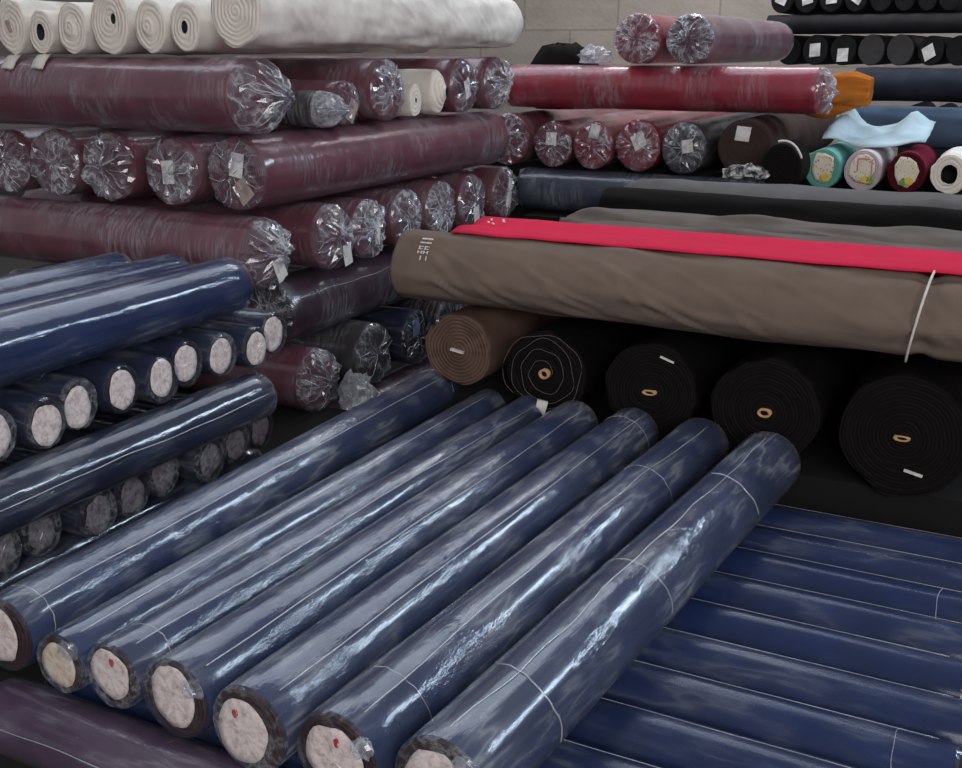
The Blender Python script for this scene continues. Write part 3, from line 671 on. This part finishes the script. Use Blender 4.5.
R(0.685, 4.897, 1.23, 27.5, 1.45, 0.1043, 'crimson', 'brightest crimson wrapped end with a central pale tag', 'roll ends of the crimson stack', i=647, cap='flat', tag='rect', tang=30, tp=(0.1, 0.2), tsz=(0.06, 0.06), tall=1.1)
R(0.869, 4.801, 1.227, 27.5, 1.45, 0.1023, 'charcoal', 'charcoal wrapped end in shiny film, between crimson and brown ends', 'roll ends of the crimson stack', i=693, cap='flat', tag='rect', tang=10, tp=(0.2, 0.1), tsz=(0.05, 0.05), tall=1.1)
R(1.103, 4.68, 1.24, 27.5, 1.45, 0.125, 'darkbrown', 'big dark brown rolled end with a square white tag', 'roll ends of the crimson stack', i=754, cap='flat', tag='rect', tang=-5, tp=(-0.1, 0.45), tsz=(0.06, 0.06))
R(1.183, 4.396, 1.186, 27.5, 0.2, 0.088, 'black', 'black rolled end with a white loop, beside the teal end', 'short roll ends beside the crimson stack', i=791, cap='flat', loop=1, tall=1.2)
R(1.388, 4.531, 1.167, 27.5, 0.42, 0.0773, 'teal', 'teal roll end with a torn yellow-stained label and pale blue loose cloth', 'short roll ends beside the crimson stack', i=833, cap='flat', tag='torn', tall=1.12)
R(1.526, 4.459, 1.167, 27.5, 0.42, 0.0773, 'pinkwhite', 'pale pink roll end with a red-lined label', 'short roll ends beside the crimson stack', i=873, cap='flat', tag='torn2', tall=1.12)
R(1.673, 4.383, 1.168, 27.5, 0.42, 0.0775, 'wine', 'wine red roll end with a green and yellow label', 'short roll ends beside the crimson stack', i=917, cap='flat', tag='torn3', tall=1.12)
R(1.812, 4.31, 1.169, 27.5, 0.42, 0.0785, 'white', 'white roll end with a black core hole beside the wine red roll', 'short roll ends beside the crimson stack', i=960, cap='flat', hole=0.03, tall=1.12)
R(1.393, 4.675, 1.47, -62.5, 1.4, 0.1, 'crimson', 'long crimson roll in puckered film lying over the crimson ends', None, cap='bag', ext=0.05, i=701)
R(1.64, 4.777, 1.462, -62.5, 0.8, 0.098, 'orange', 'orange roll end poking out behind the long crimson roll', None, i=702)
R(0.668, 4.929, 1.675, 27.5, 1.0, 0.108, 'crimson', 'crimson wrapped end sitting on top of the long crimson roll', 'rolls on top of the crimson roll', i=647, cap='flat')
R(0.875, 4.821, 1.673, 27.5, 1.5, 0.106, 'mauve', 'mauve roll with shiny scrunched end on top of the crimson roll', 'rolls on top of the crimson roll', i=700, cap='bag', ext=0.04)
R(0.215, 5.187, 1.013, 117.5, 1.2, 0.099, 'slate', 'slate blue wrapped roll lying under the crimson ends', None, i=703, cap='flat')
R(1.637, 5.01, 1.31, 117.5, 1.6, 0.1, 'denim', 'denim blue roll lying behind the pastel ends', None, i=704, hole=0.02)
R(1.948, 7.272, 1.63, 27.5, 1.3, 0.081, 'black2', 'dark roll end mostly behind the mauve roll', 'black roll ends in the rear rack row', tall=1.2, i=800)
R(2.077, 7.149, 1.63, 27.5, 1.3, 0.081, 'black2', 'black roll end with an upright white tag, nearest the mauve roll in its row', 'black roll ends in the rear rack row', tall=1.2, i=826, tag='rect', tang=5, tp=(0, 0.0), tsz=(0.065, 0.065))
R(2.227, 7.071, 1.63, 27.5, 1.3, 0.081, 'black2', 'black roll end with a low white tag above the orange roll', 'black roll ends in the rear rack row', tall=1.2, i=854, tag='rect', tang=3, tp=(0, -0.3), tsz=(0.065, 0.065))
R(2.373, 6.995, 1.63, 27.5, 1.3, 0.081, 'charcoal2', 'charcoal roll end without a tag, left of its larger twin', 'black roll ends in the rear rack row', tall=1.2, i=882)
R(2.521, 6.917, 1.63, 27.5, 1.3, 0.081, 'charcoal2', 'larger charcoal roll end without a tag', 'black roll ends in the rear rack row', tall=1.2, i=911)
R(2.676, 6.837, 1.626, 27.5, 1.3, 0.0769, 'black2', 'black roll end with a tilted white tag', 'black roll ends in the rear rack row', tall=1.2, i=942, tag='rect', tang=28, tp=(-0.15, -0.1), tsz=(0.065, 0.065))
R(2.813, 6.765, 1.626, 27.5, 1.3, 0.0769, 'black2', 'black roll end cut by the frame edge', 'black roll ends in the rear rack row', tall=1.2, i=970)
R(1.875, 7.254, 1.932, 27.5, 1.3, 0.0733, 'black2', 'black end with a white tag, topmost row, nearest the wall', 'black roll ends in the topmost rear row', tall=1.2, i=794, tag='rect', tang=-20, tp=(0, 0.1), tsz=(0.065, 0.065))
R(2.006, 7.186, 1.931, 27.5, 1.3, 0.0723, 'black2', 'black end with a white tag, topmost row, second from the wall', 'black roll ends in the topmost rear row', tall=1.2, i=818, tag='rect', tang=15, tp=(0.1, 0.1), tsz=(0.065, 0.065))
R(2.139, 7.116, 1.932, 27.5, 1.3, 0.0728, 'black2', 'black end with a white tag, topmost row, third from the wall', 'black roll ends in the topmost rear row', tall=1.2, i=843, tag='rect', tang=5, tp=(0.05, 0.1), tsz=(0.065, 0.065))
R(2.27, 7.048, 1.928, 27.5, 1.3, 0.0694, 'black2', 'black end with a tilted white tag, topmost row, fourth from the wall', 'black roll ends in the topmost rear row', tall=1.2, i=868, tag='rect', tang=-30, tp=(0.1, 0.15), tsz=(0.065, 0.065))
R(2.398, 6.982, 1.924, 27.5, 1.3, 0.0651, 'black2', 'plain black end in the topmost row, next to the tagged ones', 'black roll ends in the topmost rear row', tall=1.2, i=893)
R(2.518, 6.919, 1.919, 27.5, 1.3, 0.0596, 'black2', 'plain black end in the topmost row, second past the tagged ones', 'black roll ends in the topmost rear row', tall=1.2, i=917)
R(2.632, 6.86, 1.914, 27.5, 1.3, 0.0551, 'black2', 'plain black end in the topmost row, third past the tagged ones', 'black roll ends in the topmost rear row', tall=1.2, i=940)
R(2.739, 6.804, 1.924, 27.5, 1.3, 0.065, 'black2', 'plain black end in the topmost row, fourth past the tagged ones', 'black roll ends in the topmost rear row', tall=1.2, i=962)
R(1.816, 7.319, 1.782, 117.5, 1.9, 0.062, 'black2', 'long black roll between the two rear rows of black ends', None, i=801, tag='rect', tang=0, tp=(0.2, 0.2), tsz=(0.05, 0.05))
R(2.3, 7.01, 1.429, 117.5, 1.5, 0.11, 'navy_black', 'long blue-black roll beneath the rear row of black ends', None, i=802)
R(2.574, 6.89, 1.217, 27.5, 1.2, 0.0767, 'charcoal2', 'grey-black roll end just showing over the denim roll, nearest the orange end', 'roll ends showing over the denim roll', i=916)
R(2.711, 6.819, 1.212, 27.5, 1.2, 0.0725, 'charcoal2', 'grey-black roll end just showing over the denim roll, middle one', 'roll ends showing over the denim roll', i=943)
R(2.845, 6.749, 1.218, 27.5, 1.2, 0.0778, 'charcoal2', 'grey-black roll end just showing over the denim roll, by the frame edge', 'roll ends showing over the denim roll', i=970)

# ------------------------------------------------------------------ details that belong to single rolls
def local(i): return ROLL[i]
# taupe roll: cord and woven marks
root, L, r = local('cover')
q = MB(); pts = []
for t in range(33):
    a = -.9+2.35*t/32; pts.append(pol(r-.006+.004*math.sin(a*2), a, -L/2+1.47+.02*math.sin(a)-.015))
q.tube(pts, .0032, 6);
q.build('tie_cord', M['whiteplain'], root, (0, 0, r))
q = MB()
def stroke(a, y, ha, wy):   # a short white woven bar on the roll's skin
    n = max(2, int(ha/.05)+1); R0 = r+.0045
    rot = Matrix.Rotation(-a, 3, 'Y')
    q.box(pol(R0, a, y), .003, wy, ha*R0, rot=rot)
for rw, a in enumerate((.92, .81, .68, .57, .44)):
    for cx in range(2):
        y = -L/2+.105+cx*.019
        if rw in (0, 1): stroke(a, y, .035, .016)
        elif rw == 2: stroke(a, y-.005, .09, .003); stroke(a+.03, y, .014, .014); stroke(a-.03, y, .014, .014)
        elif rw == 3: stroke(a, y-.006, .07, .003); stroke(a, y+.006, .07, .003); stroke(a, y, .012, .01)
        else: stroke(a, y+.006, .10, .0025)
q.build('woven_mark', M['whiteplain'], root, (0, 0, r))
# red roll: the loose flap spread forward over the taupe roll
rt, L2, r2 = local('red')
n1, n2 = 46, 10; P = []
for a_ in range(n1+1):
    row = []
    for b_ in range(n2+1):
        s = a_/n1; w = b_/n2
        tip = .10*(1-w)-.0
        y = -L2/2+.03+.03*(1-w)+(L2-.03-.03*(1-w))*s
        x = .29-.29*w+.012*nz(s*9, 4.2)*(1-w)      # +x is towards the camera
        za, zb = r2*2+.010, .006
        z = 2*r2+.014-.003*math.cos(w*6)+.003*nz(s*14, w*2)
        if w < .2: z -= .006*(1-w/.2)
        sag = .028*math.exp(-((x-.125)/.05)**2); z -= sag*.6
        row.append((x, y, z))
    P.append(row)
fl = grid_solid(P, .003, n1, n2).build('loose_flap', M['red'], rt)
q = MB()
for (y, x) in ((.10, .10), (.115, .15), (.135, .09), (.14, .17), (.15, .12)):
    q.box((x, -L2/2+y, 2*r2+.0185), .016, .006, .003, rot=Matrix.Rotation(y*5, 3, 'Z'))
q.build('woven_mark', M['whiteplain'], rt)

# pale blue loose cloth of the teal roll, thrown over its neighbours
rt, L3, r3 = local('teal')
P = []
n1, n2 = 16, 12
for a_ in range(n1+1):
    row = []
    for b_ in range(n2+1):
        s, w = a_/n1, b_/n2
        x = -.03+.40*s; y = -L3/2+.10+.30*w+.05*nz(s*3, w*2)
        z = r3*2+.028-.022*math.sin(PI*s)*(1-.2*w)+.05*w+.02*nz(s*4, w*4, 3)+.07*math.exp(-((s-.12)/.12)**2)*w+.05*math.exp(-((s-.78)/.12)**2)*w
        row.append((x, y, z))
    P.append(row)
grid_solid(P, .005, n1, n2).build('loose_cloth', M['paleblue'], rt)

# ------------------------------------------------------------------ small loose things
def scrunch(name, loc, rx, ry, rz, mat, label, cat, seed, group=None, fold=.35, flat_shade=True):
    """A scrunched lump of film or cloth resting on what is under it."""
    m = MB(); n = 22; rings = []
    for i in range(1, 11):
        p = PI*i/11; ring = []
        for j in range(n):
            a = 2*PI*j/n
            v = Vector((math.sin(p)*math.cos(a), math.sin(p)*math.sin(a), -math.cos(p)))
            k = 1+fold*(abs(nz(v.x*3+seed, v.y*3, v.z*3))*2-.5)
            q = (v.x*rx*k, v.y*ry*k, max(-.55*rz, v.z*rz*k)+.55*rz); ring.append(q)
        rings.append(ring)
    m.ring_grid(rings, mis=[(0, not flat_shade)]*10, close0=True, close1=True)
    o = m.build(name, mat, None, loc); tag(o, label, cat, group); return o
M['monochrome'] = mat_paper('black_white_cloth', S((24, 22, 23)), S((225, 222, 218)), 26)
scrunch('scrunched_film', (.515, 5.15, 1.573), .07, .05, .05, M['film_grey'], 'scrunched clear film lump lying on the crimson roll, beside the crimson end', 'plastic film', 3)
scrunch('fabric_heap', (.40, 5.46, 1.36), .19, .11, .20, M['black'], 'dark cloth heap rising behind the long crimson roll, against the block wall', 'fabric heap', 8, fold=.12, flat_shade=False)
scrunch('scrunched_film', (-.44, 3.72, .405), .06, .05, .09, M['film_grey'], 'scrunched film tuck showing above the first angled navy roll', 'plastic film', 5)
scrunch('cloth_scrap', (1.02, 4.30, 1.155), .085, .05, .035, M['monochrome'], 'black and white cloth scrap below the big dark brown end', 'cloth scrap', 6)
m = MB()
for k in range(1): m.box((0, 0, .022), .030, .012, .044, rot=Matrix.Rotation(rad(14), 3, 'Y'))
tag(m.build('paper_scrap', M['tag'], None, (.168, 2.94, .645)), 'small white paper scrap between the frayed black end and the navy rolls', 'paper scrap')


# ------------------------------------------------------------------ the setting
def plane_box(name, c, sx, sy, sz, mat, rotz=0):
    m = MB(); m.box((0, 0, 0), sx, sy, sz); o = m.build(name, mat, None, c); o.rotation_euler = (0, 0, rotz); return struct(o)
plane_box('floor', (0, 4, -.05), 30, 30, .1, M['floor'])
W = AX*9.6
plane_box('wall_back', (W.x, W.y, 3), 26, .2, 6.2, M['wall'], -TH)
def added_block(n, a0, a1, b0, b1, top):  # added blocks that hold up the stacks and fill gaps with dark
    c = AX*((a0+a1)/2)+BX*((b0+b1)/2)
    plane_box('added_support_%d' % n, (c.x, c.y, top/2), b1-b0, a1-a0, top, M['added_block'], -TH)
added_block(1, 1.08, 2.66, -1.60, -.06, .272)
added_block(2, 1.75, 3.05, -3.40, -1.93, .415)
added_block(3, 2.95, 4.9, -3.90, -2.20, .173)
added_block(4, 2.76, 4.20, -.08, 1.05, .545)
added_block(5, 2.76, 4.20, -1.62, -1.35, .645)
added_block(6, 2.76, 4.20, -1.35, -.72, .600)
added_block(7, 2.76, 4.20, -.72, -.08, .570)
added_block(8, 4.86, 5.60, -2.80, .75, 1.112)
added_block(9, 7.22, 8.40, -.90, .95, 1.10)
added_block(10, 4.55, 4.86, -2.15, -.30, .908)
added_block(11, 4.42, 5.06, -.30, .80, 1.078)


# ------------------------------------------------------------------ light and camera
def area(name, loc, tgt, sx, sy, power, col):
    l = bpy.data.lights.new(name, 'AREA'); l.shape = 'RECTANGLE'; l.size = sx; l.size_y = sy; l.energy = power; l.color = col
    o = bpy.data.objects.new(name, l); C.objects.link(o); o.location = loc
    o.rotation_euler = (Vector(tgt)-Vector(loc)).to_track_quat('-Z', 'Y').to_euler(); return o
world = bpy.data.worlds.new('daylight'); sc_ = bpy.context.scene; sc_.world = world; world.use_nodes = True
bg = world.node_tree.nodes['Background']; bg.inputs[0].default_value = (.86, .90, .95, 1); bg.inputs[1].default_value = .28
EXPO = 0.2
area('doorway_daylight', (.8, -3.2, 2.9), (-.2, 3, .9), 4, 2.2, 140, (1, .96, .93))
area('side_window', (4.6, 4.0, 3.4), (-.2, 2.4, .7), 3.4, .40, 70, (.70, .85, 1))
area('roof_window', (-1.0, 6.0, 5.2), (-.5, 3, .8), 7, 3.0, 130, (.82, .89, 1))
area('wall_fill_light', (1.5, 7.2, 4.4), (1.5, 9, 1.6), 3, .5, 130, (1, .95, .92))  # added fill light to brighten the back wall, no real fitting

cam = bpy.data.cameras.new('camera'); co = bpy.data.objects.new('camera', cam); C.objects.link(co)
co.location = (0, 0, EYE); co.rotation_euler = (PI/2-math.atan((384-50)/1100.0), 0, 0)
cam.sensor_fit = 'HORIZONTAL'; cam.sensor_width = 36; cam.lens = 36*1100/962; cam.clip_end = 100
sc = bpy.context.scene; sc.camera = co
vs = sc.view_settings; vs.view_transform = 'Standard'; vs.look = 'None'; vs.gamma = 1; vs.exposure = EXPO
